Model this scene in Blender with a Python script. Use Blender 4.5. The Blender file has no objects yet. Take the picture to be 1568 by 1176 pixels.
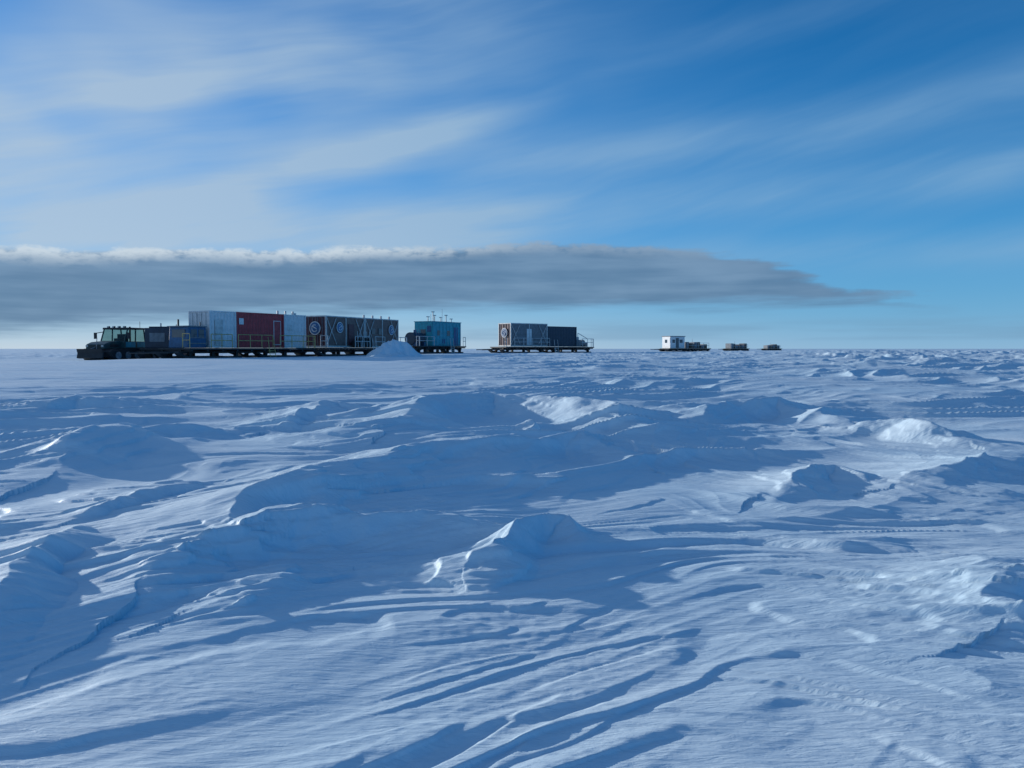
import bpy, math, random
import numpy as np
random.seed(4); rng=np.random.RandomState(11)
scene=bpy.context.scene
scene.view_settings.view_transform='Standard'; scene.view_settings.look='None'; scene.view_settings.exposure=0
F=1184.0; CX=784.0; HOR=534.0; EYE=1.7
SUN_EL=math.radians(11.0)
SUN_AZ=math.radians(-56.0)   # measured from +Y towards +X : left and behind the convoy
sdir=np.array([math.sin(SUN_AZ)*math.cos(SUN_EL), math.cos(SUN_AZ)*math.cos(SUN_EL), math.sin(SUN_EL)])

# ------------------------------------------------------------------ camera
cam=bpy.data.cameras.new("camera"); co=bpy.data.objects.new("camera",cam); scene.collection.objects.link(co)
cam.sensor_width=36; cam.lens=36*F/1568; cam.clip_start=0.05; cam.clip_end=30000
pitch=math.atan((588-HOR)/F)
co.location=(0,0,EYE); co.rotation_euler=(math.pi/2-pitch,0,0); scene.camera=co

# ------------------------------------------------------------------ sun
sl=bpy.data.lights.new("sun",'SUN'); sl.energy=3.9; sl.angle=math.radians(0.9); sl.color=(1.0,0.97,0.91)
so=bpy.data.objects.new("sun",sl); scene.collection.objects.link(so)
from mathutils import Vector
so.rotation_euler=Vector(sdir.tolist()).to_track_quat('Z','Y').to_euler()

# ------------------------------------------------------------------ world
w=bpy.data.worlds.new("World"); scene.world=w; w.use_nodes=True
nt=w.node_tree; nt.nodes.clear()
class G:
    def __init__(s,nt): s.nt=nt
    def put(s,sock,v):
        if hasattr(v,'is_linked') or isinstance(v,bpy.types.NodeSocket): s.nt.links.new(v,sock)
        else: sock.default_value=v
    def m(s,op,a,b=0.0,c=0.0,clamp=False):
        n=s.nt.nodes.new('ShaderNodeMath'); n.operation=op; n.use_clamp=clamp
        s.put(n.inputs[0],a); s.put(n.inputs[1],b)
        if len(n.inputs)>2: s.put(n.inputs[2],c)
        return n.outputs[0]
    def add(s,a,b): return s.m('ADD',a,b)
    def sub(s,a,b): return s.m('SUBTRACT',a,b)
    def mul(s,a,b): return s.m('MULTIPLY',a,b)
    def ss(s,x,lo,hi,a=0.0,b=1.0):
        n=s.nt.nodes.new('ShaderNodeMapRange'); n.interpolation_type='SMOOTHSTEP'
        s.put(n.inputs[0],x); s.put(n.inputs[1],lo); s.put(n.inputs[2],hi); s.put(n.inputs[3],a); s.put(n.inputs[4],b)
        return n.outputs[0]
    def vec(s,x,y,z=0.0):
        n=s.nt.nodes.new('ShaderNodeCombineXYZ'); s.put(n.inputs[0],x); s.put(n.inputs[1],y); s.put(n.inputs[2],z); return n.outputs[0]
    def noise(s,v,scale,detail=4,rough=0.5,dist=0.0):
        n=s.nt.nodes.new('ShaderNodeTexNoise'); s.put(n.inputs['Vector'],v)
        n.inputs['Scale'].default_value=scale; n.inputs['Detail'].default_value=detail
        n.inputs['Roughness'].default_value=rough; n.inputs['Distortion'].default_value=dist
        return n.outputs[0]
    def mix(s,f,a,b,mode='MIX'):
        n=s.nt.nodes.new('ShaderNodeMix'); n.data_type='RGBA'; n.blend_type=mode
        s.put(n.inputs[0],f); s.put(n.inputs[6],a); s.put(n.inputs[7],b); return n.outputs[2]
    def curve(s,x,pts):
        n=s.nt.nodes.new('ShaderNodeFloatCurve'); s.put(n.inputs['Value'],x)
        c=n.mapping.curves[0]
        c.points[0].location=pts[0]; c.points[1].location=pts[-1]
        for p in pts[1:-1]: c.points.new(*p)
        n.mapping.update(); return n.outputs[0]
g=G(nt)
STR=0.1
sky=nt.nodes.new('ShaderNodeTexSky'); sky.sky_type='NISHITA'; sky.sun_disc=False
sky.sun_elevation=SUN_EL; sky.sun_rotation=SUN_AZ; sky.altitude=2500; sky.air_density=1.0; sky.dust_density=0.2; sky.ozone_density=3.0
tc=nt.nodes.new('ShaderNodeTexCoord'); sp=nt.nodes.new('ShaderNodeSeparateXYZ'); nt.links.new(tc.outputs['Generated'],sp.inputs[0])
X,Y,Z=sp.outputs
hyp=g.m('SQRT',g.add(g.mul(X,X),g.mul(Y,Y)))
v=g.m('DIVIDE',Z,g.m('MAXIMUM',hyp,0.001)); v=g.m('MINIMUM',g.m('MAXIMUM',v,-0.2),3.0)
az=g.m('ARCTAN2',X,Y)
def pv(px,py):
    a=math.atan((px-CX)/F); return a,(HOR-py)/F*math.cos(a)
col=g.mix(1.0,sky.outputs[0],(0.09,0.97,1.50,1),'MULTIPLY')
def C(r,gg,b,k=1.0): return (r/STR*k,gg/STR*k,b/STR*k,1)
# pale aerial veil low in the sky
low=g.m('EXPONENT',g.mul(g.m('ABSOLUTE',v),-5.5))
col=g.mix(g.mul(low,0.82),col,C(0.065,0.33,0.62))
# cirrus
t=g.sub(v,g.mul(az,0.20))
wz=g.noise(g.vec(az,v,3.0),3.0,2,0.5)
t2=g.add(t,g.mul(g.sub(wz,0.5),0.07))
streak=g.noise(g.vec(g.mul(az,1.3),g.mul(t2,8.0),0.0),1.6,4,0.5)
fine=g.noise(g.vec(g.mul(az,4.0),g.mul(t2,34.0),7.0),1.5,3,0.6)
soft=g.noise(g.vec(az,g.mul(v,1.6),11.0),3.5,2,0.5)
st=g.add(g.mul(streak,0.80),g.mul(fine,0.20))
st=g.ss(st,0.32,0.68)
def band(p0,p1,wd,op,e=0.12):
    a0,v0=pv(*p0); a1,v1=pv(*p1); k=(v1-v0)/(a1-a0)
    line=g.add(g.mul(az,k),v0-k*a0)
    line=g.add(line,g.mul(g.sub(wz,0.5),0.05))
    d=g.m('DIVIDE',g.sub(v,line),wd/F)
    ga=g.m('EXPONENT',g.mul(g.mul(d,d),-1.0))
    r=g.mul(g.ss(az,a0-e,a0+e),g.ss(az,a1+e,a1-e))
    return g.mul(g.mul(ga,r),op)
bs=[band((140,330),(760,185),34,0.85),band((-200,300),(60,265),30,0.6,0.1),band((-200,210),(800,10),85,0.58,0.2),
    band((480,365),(1800,190),36,0.52,0.15),band((700,262),(1800,85),42,0.42,0.2),band((-300,345),(800,335),40,0.50,0.1),
    band((900,410),(1900,330),26,0.40,0.2),band((620,150),(1400,-10),26,0.14,0.2)]
tot=bs[0]
for b in bs[1:]: tot=g.add(tot,b)
left=g.ss(az,0.40,-0.6,0.0,1.0)
veil=g.mul(g.mul(left,g.ss(soft,0.22,0.75)),0.58)
tot=g.mul(tot,g.add(0.42,g.mul(st,0.78)))
tot=g.add(tot,veil)
tot=g.add(tot,g.mul(st,0.07))
tot=g.m('MINIMUM',tot,0.88)
tot=g.mul(tot,g.ss(v,0.0,0.1))
cir=g.mix(left,C(0.24,0.43,0.64),C(0.42,0.55,0.69))
col=g.mix(tot,col,cir)
# horizon haze
hz=g.m('EXPONENT',g.mul(g.m('ABSOLUTE',v),-15.0))
hcol=g.mix(g.ss(az,-0.5,0.55),C(0.56,0.66,0.75),C(0.27,0.47,0.67))
col=g.mix(g.mul(hz,0.96),col,hcol)
# low grey band near the horizon
lb=g.noise(g.vec(g.mul(az,3.0),g.mul(v,40.0),20.0),1.3,3,0.55)
lm=g.mul(g.ss(v,0.008,0.014),g.ss(v,0.040,0.026)); lm=g.mul(lm,g.ss(az,-0.35,0.05,0.15,1.0))
col=g.mix(g.mul(g.mul(lm,g.ss(lb,0.35,0.6)),0.36),col,C(0.16,0.30,0.46))
# stratus bank
azn=g.m('DIVIDE',g.add(az,0.8),1.6)
def cp(lst): 
    o=[]
    for px,py in lst:
        a,vv=pv(px,py); o.append(((a+0.8)/1.6,vv/0.2))
    return o
top=g.mul(g.curve(azn,[(0,0.55)]+cp([(0,381),(250,383),(520,383),(870,373),(1050,382),(1200,402),(1300,436),(1425,462)])+[(1,0.1)]),0.2)
bot=g.mul(g.curve(azn,[(0,0.1)]+cp([(0,503),(250,492),(520,478),(870,470),(1200,466),(1425,468)])+[(1,0.3)]),0.2)
puff=g.noise(g.vec(az,g.mul(v,2.0),5.0),24.0,4,0.6)
puff2=g.noise(g.vec(az,g.mul(v,3.5),15.0),7.0,3,0.5)
rag=g.ss(az,0.12,0.36)
strip=g.noise(g.vec(g.mul(az,6.0),g.mul(v,70.0),9.0),1.0,4,0.55)
tp=g.add(top,g.mul(g.sub(puff,0.5),0.026)); tp=g.add(tp,g.mul(g.sub(puff2,0.5),0.018))
tp=g.add(tp,g.mul(g.mul(g.sub(strip,0.5),rag),0.07))
dtop=g.sub(tp,v)
mt=g.ss(dtop,-0.002,g.add(0.005,g.mul(rag,0.012)))
bt=g.add(bot,g.mul(g.sub(strip,0.5),0.04))
mb=g.ss(g.sub(v,bt),-0.012,0.014)
bank=g.mul(mt,mb)
bank=g.mul(bank,g.ss(az,0.57,0.50))
inner=g.ss(g.add(g.mul(strip,0.5),g.mul(puff2,0.5)),0.34,0.70)
bcol=g.mix(inner,C(0.105,0.20,0.335),C(0.185,0.30,0.45))
lin=g.mul(g.ss(dtop,0.020,0.003),g.ss(puff,0.30,0.56)); lin=g.mul(lin,g.ss(az,0.10,-0.25,0.25,1.0)); lin=g.mul(lin,g.sub(1.0,rag))
bcol=g.mix(g.mul(lin,0.92),bcol,C(0.64,0.73,0.80))
col=g.mix(g.mul(bank,0.90),col,bcol)
bg=nt.nodes.new('ShaderNodeBackground'); bg.inputs['Strength'].default_value=STR
nt.links.new(col,bg.inputs['Color']); out=nt.nodes.new('ShaderNodeOutputWorld'); nt.links.new(bg.outputs[0],out.inputs[0])
w.cycles.sampling_method='MANUAL'; w.cycles.sample_map_resolution=512

# ------------------------------------------------------------------ terrain
perm=rng.permutation(256).astype(np.int32); ga_=rng.rand(256)*2*np.pi; GX=np.cos(ga_).astype(np.float32); GY=np.sin(ga_).astype(np.float32)
def gn(x,y,seed=0):
    x=np.asarray(x,dtype=np.float32)+seed*17.37; y=np.asarray(y,dtype=np.float32)+seed*9.71
    xi=np.floor(x).astype(np.int32); yi=np.floor(y).astype(np.int32); fx=x-xi; fy=y-yi
    u=fx*fx*fx*(fx*(fx*6-15)+10); vv=fy*fy*fy*(fy*(fy*6-15)+10)
    x0=perm[xi&255]; x1=perm[(xi+1)&255]
    h00=perm[(x0+yi)&255]; h10=perm[(x1+yi)&255]; h01=perm[(x0+yi+1)&255]; h11=perm[(x1+yi+1)&255]
    a=GX[h00]*fx+GY[h00]*fy; b=GX[h10]*(fx-1)+GY[h10]*fy; c=GX[h01]*fx+GY[h01]*(fy-1); d=GX[h11]*(fx-1)+GY[h11]*(fy-1)
    return ((a+(b-a)*u)*(1-vv)+(c+(d-c)*u)*vv)*1.5
def sst(x,a,b):
    t=np.clip((x-a)/(b-a),0,1); return t*t*(3-2*t)
def ridged(n): return (1-np.clip(np.abs(n)*1.6,0,1))**2
def saw(q):      # long gentle windward slope, short steep drop
    fr=q-np.floor(q); up=fr/.82; dn=(1-fr)/.18; return np.where(fr<.82,up*up*(1.6-.6*up),dn*dn*(3-2*dn))
CONV=[(-36,56),(-31,60),(-23,60),(-17,70),(-11,82),(-6,94),(1,96),(10,112),(30,142),(62,200),(85,240)]
def base(x,y):
    x=np.asarray(x,dtype=np.float64); y=np.asarray(y,dtype=np.float64); r=np.hypot(x,y)
    z=.98*sst(r,6,60)+.20*sst(r,62,95)
    z=z-0.20*sst(-x,25,34)*sst(r,40,55)*sst(r,300,120)
    return z
def unproj(px,py,h):
    cx=(px-CX)/F; cu=(588-py)/F
    dy=math.cos(pitch)+cu*math.sin(pitch); dz=-math.sin(pitch)+cu*math.cos(pitch)
    d=8.0
    for _ in range(40):
        z=float(base(cx*d/dy*1.0,d))+h; dn=(EYE-z)/(-dz)*dy if dz<0 else 60
        d=0.5*d+0.5*min(dn,120)
    return cx*d/dy,d
RID=[ # crest polylines (left to right), height, far width, near width
 ([(240,842),(300,808),(380,790),(460,784),(560,778),(690,772)],.31,1.5,.60),
 ([(280,800),(380,745),(480,722),(560,706),(640,684),(790,664)],.34,2.0,.9),
 ([(590,640),(640,610),(740,600),(830,604),(910,612),(1000,640)],.50,2.6,1.4),
 ([(60,700),(180,655),(260,648),(360,640)],.32,2.4,1.1),
 ([(1050,632),(1120,612),(1200,610),(1290,628)],.30,2.2,.9),
 ([(1305,628),(1380,632),(1460,645)],.40,1.2,.8),
 ([(715,850),(745,812),(800,796),(850,790),(895,800)],.23,.45,.42),
 ([(800,662),(815,650),(830,652)],.18,.4,.25),
 ([(1480,915),(1530,885),(1640,870)],.19,.9,.35),
 ([(1200,812),(1290,830),(1400,835)],.09,.7,.25),
 ([(-160,960),(-40,890),(60,830),(150,790)],.24,1.4,.7),
 ([(290,925),(380,900),(435,872),(490,868)],.10,.7,.25),
 ([(1370,720),(1450,706),(1568,690)],.20,1.3,.8),
 ([(1180,735),(1250,708),(1330,716)],.20,1.1,.6),
 ([(420,640),(500,618),(560,620)],.30,1.8,.9),
 ([(820,680),(900,672),(960,690)],.20,1.1,.6),
 ([(0,625),(120,612),(220,618)],.22,1.8,1.0),
 ([(1010,700),(1090,672),(1160,665)],.13,1.0,.5),
 ([(140,775),(230,745),(330,738)],.20,1.4,.5),
]
RW=[([unproj(px,py,h) for px,py in pl],h,wf,wn) for pl,h,wf,wn in RID]
def height(x,y):
    r=np.hypot(x,y); az_=np.arctan2(x,y)
    w2x=gn(x/2.2,y/2.2,2); w2y=gn(x/2.2,y/2.2,4)
    wx=gn(x/6,y/6,1)*1.5+w2x*.38; wy=gn(x/6,y/6,3)*1.5+w2y*.38
    def rot(a,px,py):
        c,s=math.cos(a),math.sin(a); return px*c+py*s,-px*s+py*c
    a1,b1=rot(math.radians(24),x+wx,y+wy)
    a2,b2=rot(math.radians(-32),x+wx,y+wy)
    wr=sst(x/(np.abs(y)+1)+0.25*gn(x/6,y/6,5),0.0,0.35)*sst(r,40,14)
    H=.12*gn(a1/11,b1/6,6)+.07*gn(a1/5,b1/2.6,7)
    m1=sst(gn(x/7,y/7,8),-.35,.35)
    R2=ridged(gn(a1/6.0,b1/1.7,9))
    H=H+ (.12*m1+.04)*(R2-.3)*sst(r,4,12)*sst(r,300,90)
    R3=(1-wr)*ridged(gn(a1/3.4,b1/.66,10))+wr*ridged(gn(a2/2.4,b2/.75,11))
    m2=sst(gn(x/3.1,y/3.1,12),-.3,.4)
    H=H+.046*m2*(R3-.2)*sst(r,170,50)
    # sweeping asymmetric drift crests
    n7=gn(a1/5.0,b1/2.0,70)+.16*gn(a1/1.6,b1/.6,71)
    S1=saw(-b1/1.55+n7*1.1); m7=sst(gn(a1/4.5,b1/2.0,72),-.15,.45)*(1-wr)
    H=H+.105*S1*m7*sst(r,30,15)*(.25+.75*sst(r,4.5,8))
    S2=saw(-b1/.42+gn(a1/2.6,b1/1.0,73)*1.5+.2*gn(a1/.8,b1/.3,76)); m8=sst(gn(a1/2.5,b1/1.2,74),-.15,.35)*(1-.8*wr)
    H=H+.024*S2*m8*sst(r,20,9)
    S3=saw(-b2/.50+gn(a2/2.2,b2/1.0,77)*1.6+.2*gn(a2/.7,b2/.35,78)); m9=sst(gn(a2/2.2,b2/1.4,79),-.15,.3)*wr
    H=H+.026*S3*m9*sst(r,24,10)
    # designed drifts
    jx=gn(x/1.1,y/1.1,13)*.26+gn(x/.38,y/.38,14)*.08+gn(x/.15,y/.15,44)*.02; jy=gn(x/1.1,y/1.1,15)*.26+gn(x/.38,y/.38,16)*.08+gn(x/.15,y/.15,46)*.02
    D=np.zeros_like(H)
    for pts,h,wf,wn in RW:
        xs=[p[0] for p in pts]; ys=[p[1] for p in pts]; mg=max(wf,wn)+1
        idx=np.nonzero((x>min(xs)-mg)&(x<max(xs)+mg)&(y>min(ys)-mg)&(y<max(ys)+mg))[0]
        if len(idx)==0: continue
        k=min(1.0,h/.15); X_=x[idx]+jx[idx]*k; Y_=y[idx]+jy[idx]*k
        best=np.full(len(idx),1e9); val=np.zeros(len(idx))
        tl=0; L=[math.dist(pts[i],pts[i+1]) for i in range(len(pts)-1)]; TL=sum(L)
        for i in range(len(pts)-1):
            ax,ay=pts[i]; bx,by=pts[i+1]; dx,dy=(bx-ax)/L[i],(by-ay)/L[i]
            s=np.clip((X_-ax)*dx+(Y_-ay)*dy,0,L[i]); qx=X_-(ax+dx*s); qy=Y_-(ay+dy*s); d=np.hypot(qx,qy)
            side=dx*(Y_-ay)-dy*(X_-ax)
            wd=np.where(side>0,wf,wn); q=np.clip(1-d/wd,0,1); f=np.where(side>0,q**1.7,q*q*(2.2-1.2*q))
            tt=(tl+s)/TL; tap=np.sqrt(np.clip(np.sin(np.pi*np.clip(tt*.9+.05,0,1)),0,1))
            upd=d<best; best=np.where(upd,d,best); val=np.where(upd,h*f*tap,val); tl+=L[i]
        D[idx]=np.maximum(D[idx],val)
    H=H+D
    # erosion scarps : stepped layers
    fade=sst(r,45,14)
    q=H*9+gn(a1/2.4,b1/.65,17)*.9*(1-wr)+gn(a2/2.0,b2/.7,18)*1.0*wr+gn(x/.33,y/.33,19)*.08+gn(x/.12,y/.12,49)*.02
    fr=q-np.floor(q); stp=np.floor(q)+sst(fr,.0,.15)
    m3=sst(gn(x/2.2,y/2.2,20),-.15,.3)
    H=H+(stp-q)*.030*m3*fade*(1-.35*wr)
    q=H*12+gn(a1/2.2,b1/.34,21)*1.5*(1-wr)+gn(a2/1.7,b2/.42,22)*1.5*wr+gn(x/.2,y/.2,47)*.08
    fr=q-np.floor(q); stp=np.floor(q)+sst(fr,0,.18)
    m4=sst(gn(x/1.3+9,y/1.3,23),-.2,.25)
    H=H+(stp-q)*.015*m4*sst(r,24,10)
    f5=sst(r,22,7)
    R5=(1-wr)*gn(a1/.9,b1/.13,24)+wr*gn(a2/.6,b2/.14,25)
    R6=(1-wr)*gn(a1/.40,b1/.065,34)+wr*gn(a2/.30,b2/.07,35)
    R7=(1-wr)*ridged(gn(a1/1.4,b1/.16,36))+wr*ridged(gn(a2/1.0,b2/.17,37))
    H=H+(.009*R5+.0045*R6*sst(r,10,5)+.014*R7)*f5*(.3+.7*m2)
    H=H+.0022*gn(x/.07,y/.05,26)*sst(r,9,4)*m4
    # mid/far roughness
    H=H+.065*(ridged(gn(a1/3.4,b1/1.1,27))-.2)*sst(r,12,24)*sst(r,260,100)*(.3+.7*sst(gn(x/12,y/12,28),-.2,.3))
    H=H+.045*sst(gn(x/3.4,y/1.6,53)+.3*gn(x/.9,y/.7,54),.25,.45)*sst(r,18,30)*sst(r,200,90)
    # smoother wind-polished strip below the convoy on the left
    H=H*(1-.8*sst(r,24,33)*sst(-x/(y+.1),-.05,.2)*sst(r,70,55))
    # rougher ridges on the right toward the horizon
    rr_=sst(az_,.28,.42)
    H=H+rr_*(.26*(ridged(gn(x/7,y/6,29))-.2)*sst(r,40,60)*sst(r,600,200)+.12*sst(gn(x/3.0,y/2.6,55)+.4*gn(x/1.1,y/1.0,56),.14,.40)*sst(r,36,52)*sst(r,160,110))
    # calm, trampled snow around the convoy
    dm=np.full(x.shape,1e9)
    for i in range(len(CONV)-1):
        ax,ay=CONV[i]; bx,by=CONV[i+1]; l=math.dist(CONV[i],CONV[i+1]); dx,dy=(bx-ax)/l,(by-ay)/l
        s=np.clip((x-ax)*dx+(y-ay)*dy,0,l); dm=np.minimum(dm,np.hypot(x-ax-dx*s,y-ay-dy*s))
    H=H*(.15+.85*sst(dm,4,14))
    H=H*sst(r,6000,1500)
    return H
angs=np.concatenate([np.radians(np.linspace(-42,42,1400)),np.radians(np.linspace(42,318,170)[1:-1])])
rs=[.3]
while rs[-1]<9000:
    r_=rs[-1]
    k=np.interp(math.log(r_),[math.log(.3),math.log(2),math.log(2.6),math.log(14),math.log(60),math.log(300)],[.15,.03,.0030,.0032,.0060,.03])
    rs.append(r_*(1+k))
rs=np.array(rs); NR,NA=len(rs),len(angs)
R,A=np.meshgrid(rs,angs,indexing='ij'); x=(R*np.sin(A)).ravel(); y=(R*np.cos(A)).ravel()
Hh=height(x,y); z=base(x,y)+Hh
# wind-packed edges lean down-wind
k=.5*sst(np.hypot(x,y),60,20)
x2=x+k*Hh*0.6; y2=y-k*Hh*0.7
V=np.empty((NR*NA+1,3),dtype=np.float32); V[:-1,0]=x2; V[:-1,1]=y2; V[:-1,2]=z; V[-1]=(0,0,float(z[:NA].mean()))
i=np.arange(NR-1)[:,None]*NA; j=np.arange(NA)[None,:]; j2=(j+1)%NA
q=np.stack([i+j,i+NA+j,i+NA+j2,i+j2],-1).reshape(-1,4)[:, ::-1]
tri=np.stack([np.full(NA,NR*NA),np.arange(NA),(np.arange(NA)+1)%NA],-1)[:, ::-1]
me=bpy.data.meshes.new("snow_ground"); me.vertices.add(len(V)); me.vertices.foreach_set('co',V.ravel())
nl=q.size+tri.size; me.loops.add(nl); me.loops.foreach_set('vertex_index',np.concatenate([q.ravel(),tri.ravel()]).astype(np.int32))
npoly=len(q)+len(tri); me.polygons.add(npoly)
ls=np.concatenate([np.arange(len(q))*4,q.size+np.arange(len(tri))*3]).astype(np.int32); me.polygons.foreach_set('loop_start',ls)
me.polygons.foreach_set('use_smooth',np.ones(npoly,dtype=bool)); me.update(calc_edges=True)
print("terrain",NR,NA, "normal z", me.polygons[NA*50+20].normal.z)
go=bpy.data.objects.new("snow_ground",me); scene.collection.objects.link(go)
def snowmat(name,bump=1.0):
    m=bpy.data.materials.new(name); m.use_nodes=True; t=m.node_tree; gg=G(t); b=t.nodes['Principled BSDF']
    tcn=t.nodes.new('ShaderNodeTexCoord'); P=tcn.outputs['Object']
    big=gg.noise(P,.35,3)
    c=gg.mix(gg.ss(big,.35,.65),(.60,.765,.87,1),(.67,.80,.88,1)); t.links.new(c,b.inputs['Base Color'])
    b.inputs['Roughness'].default_value=.55; b.inputs['Specular IOR Level'].default_value=.4
    mp=t.nodes.new('ShaderNodeMapping'); mp.inputs['Rotation'].default_value=(0,0,math.radians(-24)); mp.inputs['Scale'].default_value=(1,4.5,1); t.links.new(P,mp.inputs[0])
    n1=gg.noise(mp.outputs[0],5,6,.58,.4); n2=gg.noise(P,60,3,.6)
    h=gg.add(gg.mul(n1,.018*bump),gg.mul(n2,.0016*bump))
    bp=t.nodes.new('ShaderNodeBump'); bp.inputs['Strength'].default_value=.75; bp.inputs['Distance'].default_value=1.0
    t.links.new(h,bp.inputs['Height']); t.links.new(bp.outputs[0],b.inputs['Normal']); return m
SNOW=snowmat("snow"); me.materials.append(SNOW); PILE=snowmat("piled_snow",3.0)

# ------------------------------------------------------------------ materials for objects
def mat(name,c,rough=.55,metal=0.0,var=.25,sc=3.0):
    m=bpy.data.materials.new(name); m.use_nodes=True; t=m.node_tree; gg=G(t); b=t.nodes['Principled BSDF']
    P=t.nodes.new('ShaderNodeTexCoord').outputs['Object']; n=gg.noise(P,sc,5,.6)
    d=tuple(v_*(1-var) for v_ in c)+(1,); u=tuple(min(1,v_*(1+var*.6)) for v_ in c)+(1,)
    t.links.new(gg.mix(gg.ss(n,.3,.7),d,u),b.inputs['Base Color']); b.inputs['Roughness'].default_value=rough; b.inputs['Metallic'].default_value=metal
    return m
M=dict(white=mat("white_paint",(.70,.71,.71),.45,0,.12),red=mat("red_paint",(.42,.045,.055),.5),maroon=mat("maroon_paint",(.11,.035,.045),.5),
 panel=mat("panel_grey_brown",(.16,.10,.09),.5),panelb=mat("panel_blue_grey",(.16,.17,.19),.5),navy=mat("navy_paint",(.03,.05,.08),.5),
 green=mat("tractor_green_paint",(.02,.07,.075),.45),
 teal=mat("teal_paint",(.02,.34,.42),.45),blue=mat("blue_paint",(.02,.11,.24),.45),steel=mat("galvanised_steel",(.58,.59,.58),.5,.1),
 black=mat("black_steel",(.022,.025,.03),.6),rubber=mat("track_rubber",(.025,.025,.028),.8),glass=mat("window_glass",(.05,.09,.12),.08,0,.1),
 yellow=mat("yellow_paint",(.5,.38,.14),.5),emb=mat("emblem_blue",(.06,.16,.32),.5),grey=mat("grey_cargo",(.22,.24,.26),.7),wood=mat("timber_crate",(.16,.12,.09),.8),
 lens=mat("lamp_lens",(.6,.62,.6),.2))
pm_=bpy.data.materials.new("cab_glazing"); pm_.use_nodes=True; t_=pm_.node_tree; t_.nodes.clear()
o_=t_.nodes.new('ShaderNodeOutputMaterial'); mx_=t_.nodes.new('ShaderNodeMixShader'); tr_=t_.nodes.new('ShaderNodeBsdfTransparent'); gl_=t_.nodes.new('ShaderNodeBsdfPrincipled')
nz_=t_.nodes.new('ShaderNodeTexNoise'); nz_.inputs['Scale'].default_value=2.0; rp_=t_.nodes.new('ShaderNodeMapRange'); rp_.inputs[3].default_value=.2; rp_.inputs[4].default_value=.4
t_.links.new(nz_.outputs[0],rp_.inputs[0]); t_.links.new(rp_.outputs[0],mx_.inputs[0])
tr_.inputs[0].default_value=(.65,.82,.80,1); gl_.inputs['Base Color'].default_value=(.04,.09,.10,1); gl_.inputs['Roughness'].default_value=.05
t_.links.new(tr_.outputs[0],mx_.inputs[1]); t_.links.new(gl_.outputs[0],mx_.inputs[2]); t_.links.new(mx_.outputs[0],o_.inputs[0]); M['pane']=pm_
# ------------------------------------------------------------------ mesh builder
class MB:
    def __init__(s): s.v=[]; s.f=[]
    def box(s,x0,y0,z0,x1,y1,z1,tx=0,tx2=None):
        b=len(s.v); tx2=tx if tx2 is None else tx2
        s.v+=[(x0,y0,z0),(x1,y0,z0),(x1,y1,z0),(x0,y1,z0),(x0+tx,y0,z1),(x1-tx2,y0,z1),(x1-tx2,y1,z1),(x0+tx,y1,z1)]
        s.f+=[tuple(b+k for k in f) for f in [(3,2,1,0),(4,5,6,7),(0,1,5,4),(1,2,6,5),(2,3,7,6),(3,0,4,7)]]; return s
    def prism(s,pts,y0,y1):   # polygon in xz extruded along y
        b=len(s.v); n=len(pts); s.v+=[(p[0],y0,p[1]) for p in pts]+[(p[0],y1,p[1]) for p in pts]
        s.f.append(tuple(b+k for k in range(n))); s.f.append(tuple(b+n+k for k in reversed(range(n))))
        for k in range(n): s.f.append((b+k,b+(k+1)%n,b+n+(k+1)%n,b+n+k)[::-1])
        return s
    def tube(s,p,q,r=.03,n=6):
        p=Vector(p); q=Vector(q); d=(q-p).normalized(); a=d.orthogonal().normalized(); c=d.cross(a); b=len(s.v)
        for e in (p,q):
            for k in range(n):
                t=2*math.pi*k/n; s.v.append(tuple(e+a*(r*math.cos(t))+c*(r*math.sin(t))))
        for k in range(n): s.f.append((b+k,b+(k+1)%n,b+n+(k+1)%n,b+n+k))
        s.f.append(tuple(b+k for k in reversed(range(n)))); s.f.append(tuple(b+n+k for k in range(n))); return s
    def quad(s,*p):
        b=len(s.v); s.v+=list(p); s.f.append(tuple(range(b,b+len(p)))); return s
    def done(s,name,parent,m,bev=0):
        me=bpy.data.meshes.new(name); me.from_pydata(s.v,[],s.f); me.update()
        import bmesh
        bm=bmesh.new(); bm.from_mesh(me); bmesh.ops.recalc_face_normals(bm,faces=bm.faces); bm.to_mesh(me); bm.free()
        me.materials.append(M[m] if isinstance(m,str) else m)
        o=bpy.data.objects.new(name,me); scene.collection.objects.link(o); o.parent=parent
        if bev:
            bv=o.modifiers.new("bevel",'BEVEL'); bv.width=bev; bv.segments=2; bv.limit_method='ANGLE'
        return o
def gz(x,y): return float(base(x,y))
def line(pxA,dA,pxB,L):
    ax=(pxA-CX)/F*dA; k=(pxB-CX)/F; best=None
    for d in np.arange(dA-2,dA+L+1,.02):
        e=abs(math.hypot(k*d-ax,d-dA)-L)
        if d>dA and (best is None or e<best[0]): best=(e,d)
    d=best[1]; return (ax,dA,math.atan2(d-dA,k*d-ax))
def empty(name,fr,off=(0,0,0),sink=0.0,ref=2.0):
    x_,y_,th=fr; c,s=math.cos(th),math.sin(th)
    X_=x_+c*off[0]-s*off[1]; Y_=y_+s*off[0]+c*off[1]
    zz=gz(x_+c*ref,y_+s*ref)
    o=bpy.data.objects.new(name,None); scene.collection.objects.link(o); o.empty_display_size=.5
    o.location=(X_,Y_,zz+off[2]-sink); o.rotation_euler=(0,0,th); return o
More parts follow.
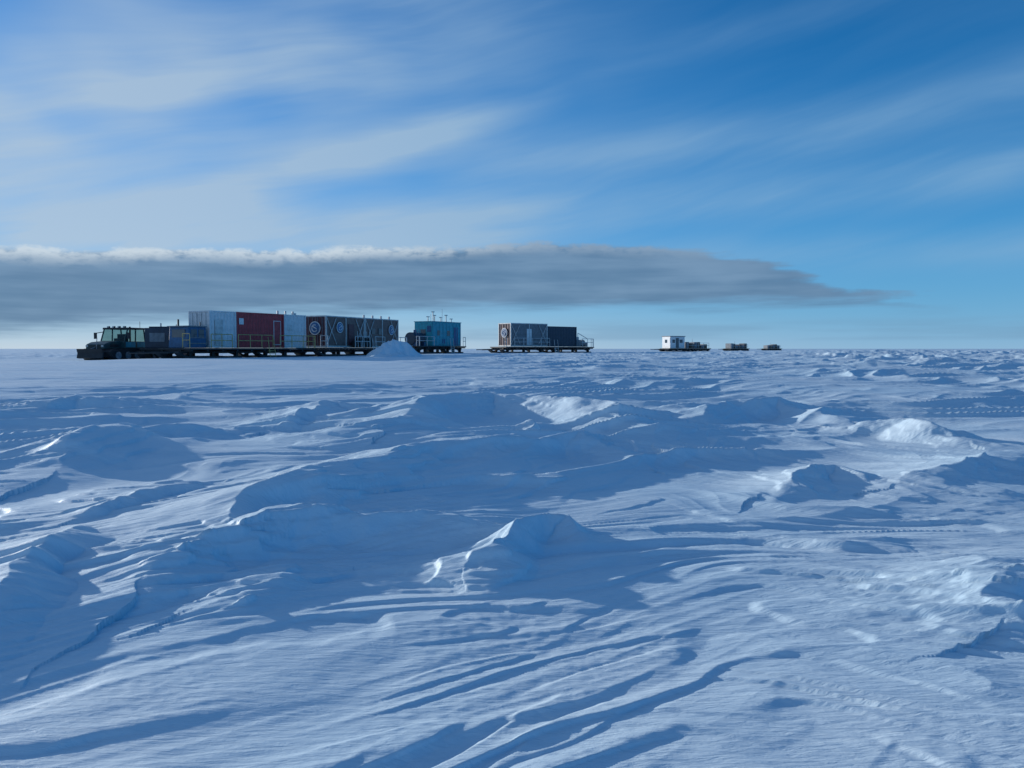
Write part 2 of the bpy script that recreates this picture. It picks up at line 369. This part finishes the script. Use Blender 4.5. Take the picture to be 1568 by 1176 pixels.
def corr(mb,axis,c,a0,a1,z0,z1,out,period=.28,dep=.04):
    n=max(2,int((a1-a0)/period)); pr=[]
    for i in range(n):
        s=a0+(a1-a0)*i/n; p=(a1-a0)/n
        pr+=[(s,0),(s+p*.3,0),(s+p*.5,dep),(s+p*.8,dep)]
    pr.append((a1,0)); b=len(mb.v)
    for a,d in pr:
        for z_ in (z0,z1):
            mb.v.append((a,c-out*d,z_) if axis=='x' else (c-out*d,a,z_))
    for i in range(len(pr)-1): mb.f.append((b+2*i,b+2*i+2,b+2*i+3,b+2*i+1))
def emblem(par,face,u,zc,r=.5):
    a=MB(); b=MB(); c=MB()
    def P(d,du=0,dz=0): return (u+du,-d,zc+dz) if face=='side' else (-d,u+du,zc+dz)
    a.tube(P(.02),P(.06),r,28); a.done("emblem_ring",par,'white')
    b.tube(P(.06),P(.075),r*.86,28); b.done("emblem_disc",par,'emb')
    n=10
    for k in range(n):
        t0=-math.pi*.85+k*math.pi*1.5/n; t1=t0+math.pi*1.5/n
        c.tube(P(.09,math.cos(t0)*r*.5,math.sin(t0)*r*.5),P(.09,math.cos(t1)*r*.5,math.sin(t1)*r*.5),.045)
    c.tube(P(.09,-r*.35,-r*.1),P(.09,r*.3,r*.25),.05)
    c.done("emblem_mark",par,'white')
def container(fr,off,L,colour,W=2.44,H=2.9,frame=None,style='corr',doors=True,endcol=None):
    o=empty("shipping_container",fr,off); frame=frame or colour; endcol=endcol or colour
    w_=MB(); p=.06
    if style=='corr':
        corr(w_,'x',.03,p,L-p,.16,H-.1,-1); corr(w_,'x',W-.03,p,L-p,.16,H-.1,1)
    else: w_.box(p,.05,.16,L-p,W-.05,H-.1)
    corr(w_,'y',L-.03,p,W-p,.16,H-.1,1)
    w_.box(p,p,H-.11,L-p,W-p,H-.04)
    w_.done("walls",o,colour)
    e=MB(); e.box(.05,.09,.16,.10,W-.09,H-.1); e.done("end_wall",o,endcol)
    f=MB()
    for x_ in (0,L-.14):
        for y_ in (0,W-.14): f.box(x_,y_,0,x_+.14,y_+.14,H)
    for y_ in (0,W-.1):
        f.box(.14,y_+.002,.01,L-.14,y_+.098,.16); f.box(.14,y_+.002,H-.1,L-.14,y_+.098,H-.005)
    for x_ in (0,L-.1):
        f.box(x_+.002,.14,.01,x_+.098,W-.14,.16); f.box(x_+.002,.14,H-.12,x_+.098,W-.14,H-.005)
    if style=='brace':
        n=max(1,round(L/3)); s=(L-.14)/n
        for i in range(n+1): f.box(i*s,-.02,.16,i*s+.1,.05,H-.1)
        for a,b in ((.1,1.5),(L-.1,L-1.5)):
            f.tube((a,-.01,.3),(b,-.01,H-.2),.04); f.tube((b,-.01,.3),(a,-.01,H-.2),.04)
    f.done("frame",o,frame,.01)
    if doors:
        d=MB()
        for y_ in (.45,.95,W-.95,W-.45): d.tube((.02,y_,.2),(.02,y_,H-.15),.025)
        for y_ in (.5,W-.9): d.box(.0,y_,1.15,.04,y_+.4,1.2)
        d.box(.03,W/2-.02,.2,.06,W/2+.02,H-.15)
        d.done("door_bars",o,'grey' if endcol=='maroon' else 'steel')
    return o
def rail(mb,p,q,h=1.05,step=1.3):
    p=Vector(p); q=Vector(q); n=max(1,round((q-p).length/step))
    for i in range(n+1):
        a=p+(q-p)*(i/n); mb.tube(a,a+Vector((0,0,h)),.036)
    for k in (h,h*.55): mb.tube(p+Vector((0,0,k)),q+Vector((0,0,k)),.032)
def sled(fr,L,W=2.6,x0=-.8,deck=.78,walk=.95,name="cargo_sled",railing=True,rcol='steel',gap=None,draw=2.2):
    o=empty(name,fr); a=MB()
    a.box(x0,-walk,deck-.14,L,W,deck-.01)
    a.done("deck",o,'black',.01)
    b=MB()
    for y_ in (.1,W-.35): b.box(x0+.1,y_,deck-.42,L-.1,y_+.2,deck-.145)
    n=max(3,int((L-x0)/1.4))
    for i in range(n+1):
        xx=x0+.2+(L-x0-.5)*i/n; b.box(xx,-walk+.03,deck-.27,xx+.12,W-.03,deck-.15)
    b.done("frame_beams",o,'black')
    s=MB(); half=(L-x0)/2
    for k,(s0,s1) in enumerate(((x0,x0+half-1.0),(x0+half+.9,L-.1))):
        for y_ in (-.15,W-.5):
            pr=[(s0-.35,.42),(s0,.14),(s0+.35,-.02),(s1,-.02),(s1,.14),(s0+.45,.16),(s0+.1,.3),(s0-.3,.5)]
            s.prism(pr,y_,y_+.6)
            for xx in (s0+.7,(s0+s1)/2,s1-.5): s.box(xx,y_+.15,.12,xx+.22,y_+.45,deck-.28)
            s.tube((s0+.5,y_+.3,.2),(s0+1.6,y_+.3,deck-.3),.06); s.tube((s1-.3,y_+.3,.2),(s1-1.3,y_+.3,deck-.3),.06)
    s.done("runners",o,'black')
    if draw:
        d=MB(); d.tube((x0,.3,.45),(x0-draw,W/2,.4),.07); d.tube((x0,W-.3,.45),(x0-draw,W/2,.4),.07); d.tube((x0-draw,W/2,.4),(x0-draw-.9,W/2,.4),.05)
        d.done("drawbar",o,'black')
    if railing:
        r_=MB(); z_=deck
        for (u0,u1) in (gap or [(x0+.1,L*.45),(L*.55,L-.1)]): rail(r_,(u0,-walk+.06,z_),(u1,-walk+.06,z_))
        rail(r_,(x0+.08,-walk+.06,z_),(x0+.08,-.1,z_)); rail(r_,(L-.08,-walk+.06,z_),(L-.08,-.1,z_))
        r_.done("railing",o,rcol)
        l=MB(); mx=L*.5
        for xx in (mx-.3,mx+.3): l.tube((xx,-walk,z_+.9),(xx,-walk-.25,.05),.03)
        for i in range(4): l.box(mx-.3,-walk-.22+.05*i,.12+.2*i,mx+.3,-walk-.08+.05*i,.16+.2*i)
        l.done("steps",o,rcol)
    return o

# ------------------------------------------------------------------ first container sled (white / red / white)
f1=line(322,60,470,10.4)
sled(f1,10.6,x0=-2.6,gap=[(-.6,1.4),(2.0,5.6),(6.4,10.4)],draw=2.5,rcol='yellow')
c=container(f1,(0,0,.78),2.6,'white')
d=MB(); d.box(.5,-.02,.2,1.25,.02,2.2); d.done("side_door",c,'steel')
c=container(f1,(2.63,0,.78),5.1,'red',doors=False)
d=MB(); d.box(3.9,-.02,.25,4.7,.02,2.3); d.box(.25,-.01,1.9,.7,.03,2.4); d.done("side_door",c,'white')
d=MB(); d.box(3.95,-.03,.3,4.65,-.021,2.25); d.done("side_door_leaf",c,'red')
c=container(f1,(7.76,0,.78),2.6,'white',doors=False)
d=MB(); d.box(.4,-.02,1.5,.9,.02,2.0); d.done("vent_panel",c,'steel')
d=MB()
for i in range(3): d.tube((.4+.9*i,1.2,2.9),(.4+.9*i,1.2,3.25),.09,8)
d.box(1.2,.1,2.9,1.5,.35,3.05); d.done("roof_vents",c,'steel')
# blue power cabin in front of the white container
pc=empty("power_cabin",f1,(-1.95,.1,.78))
a=MB(); a.box(0,0,0,1.7,2.2,1.6,.12,0); a.done("body",pc,'blue',.04)
a=MB(); a.box(.3,-.02,.8,.85,.03,1.4); a.box(1.0,-.02,.8,1.5,.03,1.4); a.box(.05,.35,.8,.10,1.85,1.4); a.done("windows",pc,'glass')
a=MB(); a.box(.25,-.035,.74,1.6,.0,.795); a.box(.0,-.03,.3,1.7,.0,.38); a.box(-.06,-.06,1.6,1.75,2.26,1.68); a.done("trim",pc,'grey')
a=MB(); a.tube((.6,1.8,1.68),(.6,1.8,2.2),.07,8); a.tube((1.4,.3,1.68),(1.4,.3,2.0),.04,8); a.done("exhaust_pipes",pc,'black')
# dark generator module on its own small sled
f0=line(262,61.5,286,3.0)
sled(f0,3.2,x0=-.6,walk=.3,railing=False,draw=1.5,W=2.2)
gm=empty("generator_module",f0,(.1,.1,.78))
a=MB(); a.box(0,0,0,2.8,2.0,1.6); a.box(.3,.2,1.6,1.6,1.8,1.72); a.done("housing",gm,'navy',.04)
a=MB()
for i in range(6): a.box(.3,-.03,.4+.15*i,1.3,.0,.48+.15*i)
a.done("louvres",gm,'black')
a=MB(); a.box(1.6,-.02,.15,2.4,.0,1.45); a.box(-.03,.4,.5,.0,1.6,1.2); a.done("access_panels",gm,'grey')
a=MB(); a.tube((.7,1.0,1.7),(.7,1.0,2.0),.06,8); a.tube((2.2,.4,1.6),(2.2,.4,1.95),.04,8); rail(a,(0,-.12,0),(2.8,-.12,0),.9,.9); a.done("exhaust_and_rail",gm,'steel')

# ------------------------------------------------------------------ second container sled (maroon)
f2=line(500,70,611,12.2)
sled(f2,12.4,x0=-1.0,gap=[(3.2,5.6),(6.5,8.2),(10.6,12.2)])
c=container(f2,(0,0,.78),6.05,'panel',frame='steel',style='brace',endcol='maroon'); emblem(c,'end',1.22,1.75,.62); emblem(c,'side',2.0,1.85,.5)
d=MB(); d.box(3.4,-.02,.2,4.3,.03,2.2); d.done("side_door",c,'maroon')
c=container(f2,(6.12,0,.78),6.05,'panel',frame='steel',style='brace',doors=False); emblem(c,'side',4.6,1.8,.5)
d=MB(); d.box(1.1,-.02,1.3,1.7,.03,1.9); d.box(2.3,-.02,1.3,2.9,.03,1.9); d.done("windows",c,'glass')
d=MB(); 
for i in range(4): d.tube((.5+1.5*i,.5,2.9),(.5+1.5*i,.5,3.2),.10,8)
d.done("roof_vents",c,'white')
st_=empty("spare_parts_stack",f2,(3.6,-.8,.8))
a=MB()
for i in range(9):
    xx=.3*i+random.uniform(-.05,.05); a.box(xx,.1,0,xx+random.uniform(.2,.5),.6,random.uniform(.3,1.0))
a.done("crates",st_,'black',.02)
a=MB()
for i in range(5): a.tube((.2+.5*i,0,0),(.5+.5*i,.3,1.5),.03)
a.done("poles",st_,'steel')

# ------------------------------------------------------------------ teal module sled
f3=line(662,88,706,6.0)
sled(f3,6.4,x0=-3.2,walk=.5,gap=[(-3.0,-.2)],deck=.85)
tm=empty("living_module",f3,(0,0,.85))
a=MB(); a.box(0,0,0,6.0,2.5,2.75); a.done("walls",tm,'teal',.05)
a=MB()
for i in range(9): a.box(.08+.7*i,-.035,.1,.14+.7*i,.0,2.65)
a.box(-.02,-.05,2.75,6.05,2.55,2.83); a.done("ribs_and_roof",tm,'teal')
a=MB(); a.box(1.0,-.02,1.2,1.6,.02,1.8); a.box(3.0,-.02,1.2,3.6,.02,1.8); a.box(-.03,.9,1.2,.0,1.6,1.9); a.done("windows",tm,'glass')
a=MB(); a.box(4.4,-.03,.1,5.3,.0,2.2); a.box(-.03,.15,1.6,-.001,.7,2.3); a.box(2.0,-.03,.3,2.6,0,.8); a.done("door_and_hatches",tm,'blue')
a=MB()
for xx,hh in ((.6,.5),(1.6,1.1),(1.9,.7),(3.2,.5),(4.3,.8),(5.4,.4)): a.tube((xx,1.0,2.8),(xx,1.0,2.8+hh),.06,8); a.box(xx-.14,.86,2.8+hh,xx+.14,1.14,2.9+hh)
a.tube((2.6,.4,2.8),(2.6,.4,4.3),.025); a.tube((.3,.4,2.8),(.3,.4,3.6),.025); a.done("chimneys_and_antennas",tm,'steel')
wt=empty("water_tank",f3,(-2.7,.3,.85))
a=MB(); a.tube((.1,.9,.8),(2.1,.9,.8),.72,18); a.done("tank",wt,'navy')
a=MB(); a.box(.2,.1,0,.45,1.7,.45); a.box(1.7,.1,0,1.95,1.7,.45); a.tube((1.0,.9,1.5),(1.0,.9,1.8),.15,10); a.tube((.2,.1,0),(.2,.1,1.9),.03); a.tube((.7,.1,0),(.7,.1,1.9),.03)
for i in range(6): a.tube((.2,.1,.2+.28*i),(.7,.1,.2+.28*i),.02)
a.done("cradle_and_ladder",wt,'blue')

# ------------------------------------------------------------------ third container sled
f4=line(782,95,840,6.3)
sled(f4,14.0,x0=-1.2,walk=.6,gap=[(.2,6.0),(11.8,13.8)])
c=container(f4,(0,0,.8),6.1,'panelb',frame='steel',style='brace',endcol='maroon'); emblem(c,'end',1.22,1.7,.6)
d=MB(); d.box(2.6,-.02,.2,3.4,.03,2.2); d.done("side_door",c,'white')
container(f4,(6.2,.1,.8),5.2,'navy',H=2.6,doors=False)
wm=empty("winch_equipment",f4,(11.6,.2,.8))
a=MB(); a.box(0,.2,0,.9,1.8,.9); a.tube((1.4,.3,.5),(1.4,1.9,.5),.42,16); a.box(1.9,.4,0,2.3,1.6,.6); a.done("winch_drum",wm,'grey',.02)
a=MB(); a.tube((.3,.2,.9),(.3,.2,1.8),.04); a.tube((.3,.2,1.8),(2.0,.2,1.1),.04); a.box(.3,.5,.9,.8,1.1,1.3); a.done("gantry",wm,'steel')

# ------------------------------------------------------------------ distant units
f5=line(1026,142,1048,3.4)
sled(f5,9.6,x0=-.5,walk=.3,W=2.4,railing=False,deck=.6)
hh=empty("field_hut",f5,(0,0,.6))
a=MB(); a.box(0,0,0,3.4,2.3,2.15); a.done("walls",hh,'white',.03)
a=MB(); a.box(-.1,-.1,2.15,3.5,2.4,2.27); a.box(-.02,.05,1.0,0,.08,2.0); a.done("roof",hh,'grey',.02)
a=MB(); a.box(.5,-.02,1.0,1.1,.02,1.6); a.box(2.2,-.02,1.0,2.9,.02,1.6); a.box(-.03,.9,1.0,.0,1.5,1.6); a.box(1.3,-.02,.05,2.0,.02,1.9); a.done("windows_and_door",hh,'glass')
def cargo(fr,x0,L,n,seed):
    random.seed(seed); o=empty("cargo_load",fr,(x0,.2,.6)); a=MB(); b=MB(); c_=MB()
    xx=0
    for i in range(n):
        l=L/n*random.uniform(.75,.95); h=random.uniform(.6,1.3)
        (a if i%2 else b).box(xx,random.uniform(0,.3),0,xx+l,1.9,h); xx+=L/n
    a.done("crates",o,'wood',.03); b.done("tarped_boxes",o,'grey',.06); rail(c_,(0,-.1,0),(L,-.1,0),1.0,1.4); c_.tube((L*.4,1,.5),(L*.4,1,1.8),.04); c_.done("side_rails",o,'steel')
cargo(f5,4.2,5.2,6,1)
f6=line(1120,195,1146,6.2); sled(f6,6.4,x0=-.4,walk=.2,W=2.4,railing=False,deck=.6); cargo(f6,0,6.0,6,2)
f7=line(1176,240,1196,5.4); sled(f7,5.6,x0=-.4,walk=.2,W=2.4,railing=False,deck=.6); cargo(f7,0,5.2,5,3)

# ------------------------------------------------------------------ tracked tractor (snow groomer type)
ft=line(172,60,244,5.4)
tr=empty("tracked_tractor",ft,(0,0,0),sink=.03)
W=2.7
for nm,y0 in (("track_near",-.15),("track_far",W-.55)):
    a=MB(); pr=[(-.35,.60),(-.2,.25),(.35,0),(5.1,0),(5.6,.25),(5.7,.55),(5.4,.80),(-.05,.82)]
    a.prism(pr,y0,y0+.7)
    n=26
    for i in range(n):
        xx=.3+i*4.8/n; a.box(xx,y0-.04,-.04,xx+.07,y0+.74,.02); a.box(xx,y0-.04,.79,xx+.07,y0+.74,.87)
    a.done(nm,tr,'rubber',.03)
    a=MB()
    for k in range(5): a.tube((.5+1.05*k,y0-.06,.34),(.5+1.05*k,y0+.02,.34),.29,16)
    a.tube((5.3,y0-.07,.48),(5.3,y0+.02,.48),.30,16); a.done(nm+"_wheels",tr,'grey')
a=MB(); a.box(.0,.55,.45,5.2,W-.6,.98); a.done("chassis",tr,'black')
a=MB(); a.prism([(-.25,.85),(-.2,1.2),(.3,1.38),(1.6,1.5),(1.6,.85)],.5,W-.5); a.done("hood",tr,'green',.05)
a=MB()
for k in range(4): a.box(-.262,.8,.9+.07*k,-.235,W-.8,.93+.07*k)
a.box(.4,.49,1.0,1.3,.5,1.2); a.done("grille",tr,'black')
a=MB(); a.prism([(1.55,.9),(1.6,1.45),(4.1,1.45),(4.15,.9)],.2,W-.2)
for yy in (.25,W-.25):
    for p_,q_ in (((1.65,1.4),(2.05,2.42)),((2.9,1.4),(2.95,2.42)),((4.05,1.4),(3.9,2.42))): a.tube((p_[0],yy,p_[1]),(q_[0],yy,q_[1]),.06)
a.done("cab",tr,'green')
a=MB()
for yy in (.235,W-.235):
    a.quad((1.68,yy,1.45),(2.9,yy,1.45),(2.95,yy,2.42),(2.05,yy,2.42)); a.quad((2.95,yy,1.45),(4.04,yy,1.45),(3.9,yy,2.42),(2.98,yy,2.42))
a.quad((1.63,.26,1.46),(1.63,W-.26,1.46),(2.02,W-.26,2.42),(2.02,.26,2.42)); a.quad((4.07,.26,1.46),(4.07,W-.26,1.46),(3.93,W-.26,2.42),(3.93,.26,2.42))
a.done("windows",tr,'pane')
a=MB(); a.box(2.6,.9,1.45,2.9,1.7,2.05); a.box(2.1,.95,1.45,2.2,1.6,1.7); a.done("seats",tr,'black')
a=MB(); a.box(1.95,.15,2.42,4.05,W-.15,2.56,.06)
for k in range(4): a.box(2.0,.45+.5*k,2.56,2.15,.65+.5*k,2.68)
a.done("roof",tr,'black',.02)
a=MB()
for k in range(4): a.box(1.98,.47+.5*k,2.58,1.998,.63+.5*k,2.67)
a.box(-.28,.55,1.0,-.255,.75,1.15); a.box(-.28,W-.75,1.0,-.255,W-.55,1.15); a.done("lamps",tr,'lens')
a=MB(); a.box(1.75,.192,.98,2.85,.198,1.4); a.box(3.05,.192,.98,4.0,.198,1.4); a.done("door_panel",tr,'teal')
a=MB()
for s_,yy in ((-1,.25),(1,W-.25)):
    a.tube((1.9,yy,2.2),(1.6,yy+s_*.45,2.1),.03); a.box(1.56,yy+s_*.45-.12,1.65,1.64,yy+s_*.45+.12,2.15)
a.tube((4.3,W-.8,.9),(4.3,W-.8,2.7),.07,8); a.tube((3.9,.6,2.5),(3.9,.6,3.1),.02)
a.done("mirrors_and_exhaust",tr,'black')
a=MB(); a.prism([(-.95,.15),(-.8,.1),(-.7,.5),(-.8,.8),(-.95,.85),(-.85,.5)],.1,W-.3); a.done("front_blade",tr,'black')
a=MB(); a.tube((-.8,.7,.5),(.1,.7,.6),.09,8); a.tube((-.8,W-.8,.5),(.1,W-.8,.6),.09,8); a.tube((-.8,W/2,.75),(-.2,W/2,1.0),.05,8); a.tube((-.6,.9,.7),(-.5,.9,1.7),.03); a.done("blade_arms",tr,'grey')
a=MB(); a.box(4.2,.2,.9,5.7,W-.3,1.0); a.box(4.4,.5,1.0,5.1,W-.6,1.35); a.tube((5.4,W/2,.6),(7.6,W/2,.5),.08); a.done("rear_platform",tr,'black')

# ------------------------------------------------------------------ snow pile beside the sled
nr,na=44,110; pv_=[];pf=[]
cx_,cy_=(600-CX)/F*68,68.0
for i in range(nr+1):
    t_=i/nr
    for j in range(na):
        an=2*math.pi*j/na; rr=t_*(2.35+.45*math.sin(3*an+1)+.25*math.sin(5*an)); xx=cx_+rr*math.cos(an)*1.1; yy=cy_+rr*math.sin(an)
        def n_(s,k): return float(gn(np.array([xx*s]),np.array([yy*s]),k)[0])
        h_=1.30*(math.cos(math.pi*t_)*.5+.5)**.75*(1+.3*math.sin(2*an+.6)*t_)+(.45*n_(.8,40)+.22*n_(2.0,41)+.13*abs(n_(4.5,42)))*(1-t_)**.4
        pv_.append((xx,yy,gz(xx,yy)+h_-.12*t_))
for i in range(nr):
    for j in range(na): pf.append((i*na+j,(i+1)*na+j,(i+1)*na+(j+1)%na,i*na+(j+1)%na))
pm=bpy.data.meshes.new("snow_pile"); pm.from_pydata(pv_,[],pf); pm.update(); pm.materials.append(PILE)
for p in pm.polygons: p.use_smooth=True
po=bpy.data.objects.new("snow_pile",pm); scene.collection.objects.link(po)
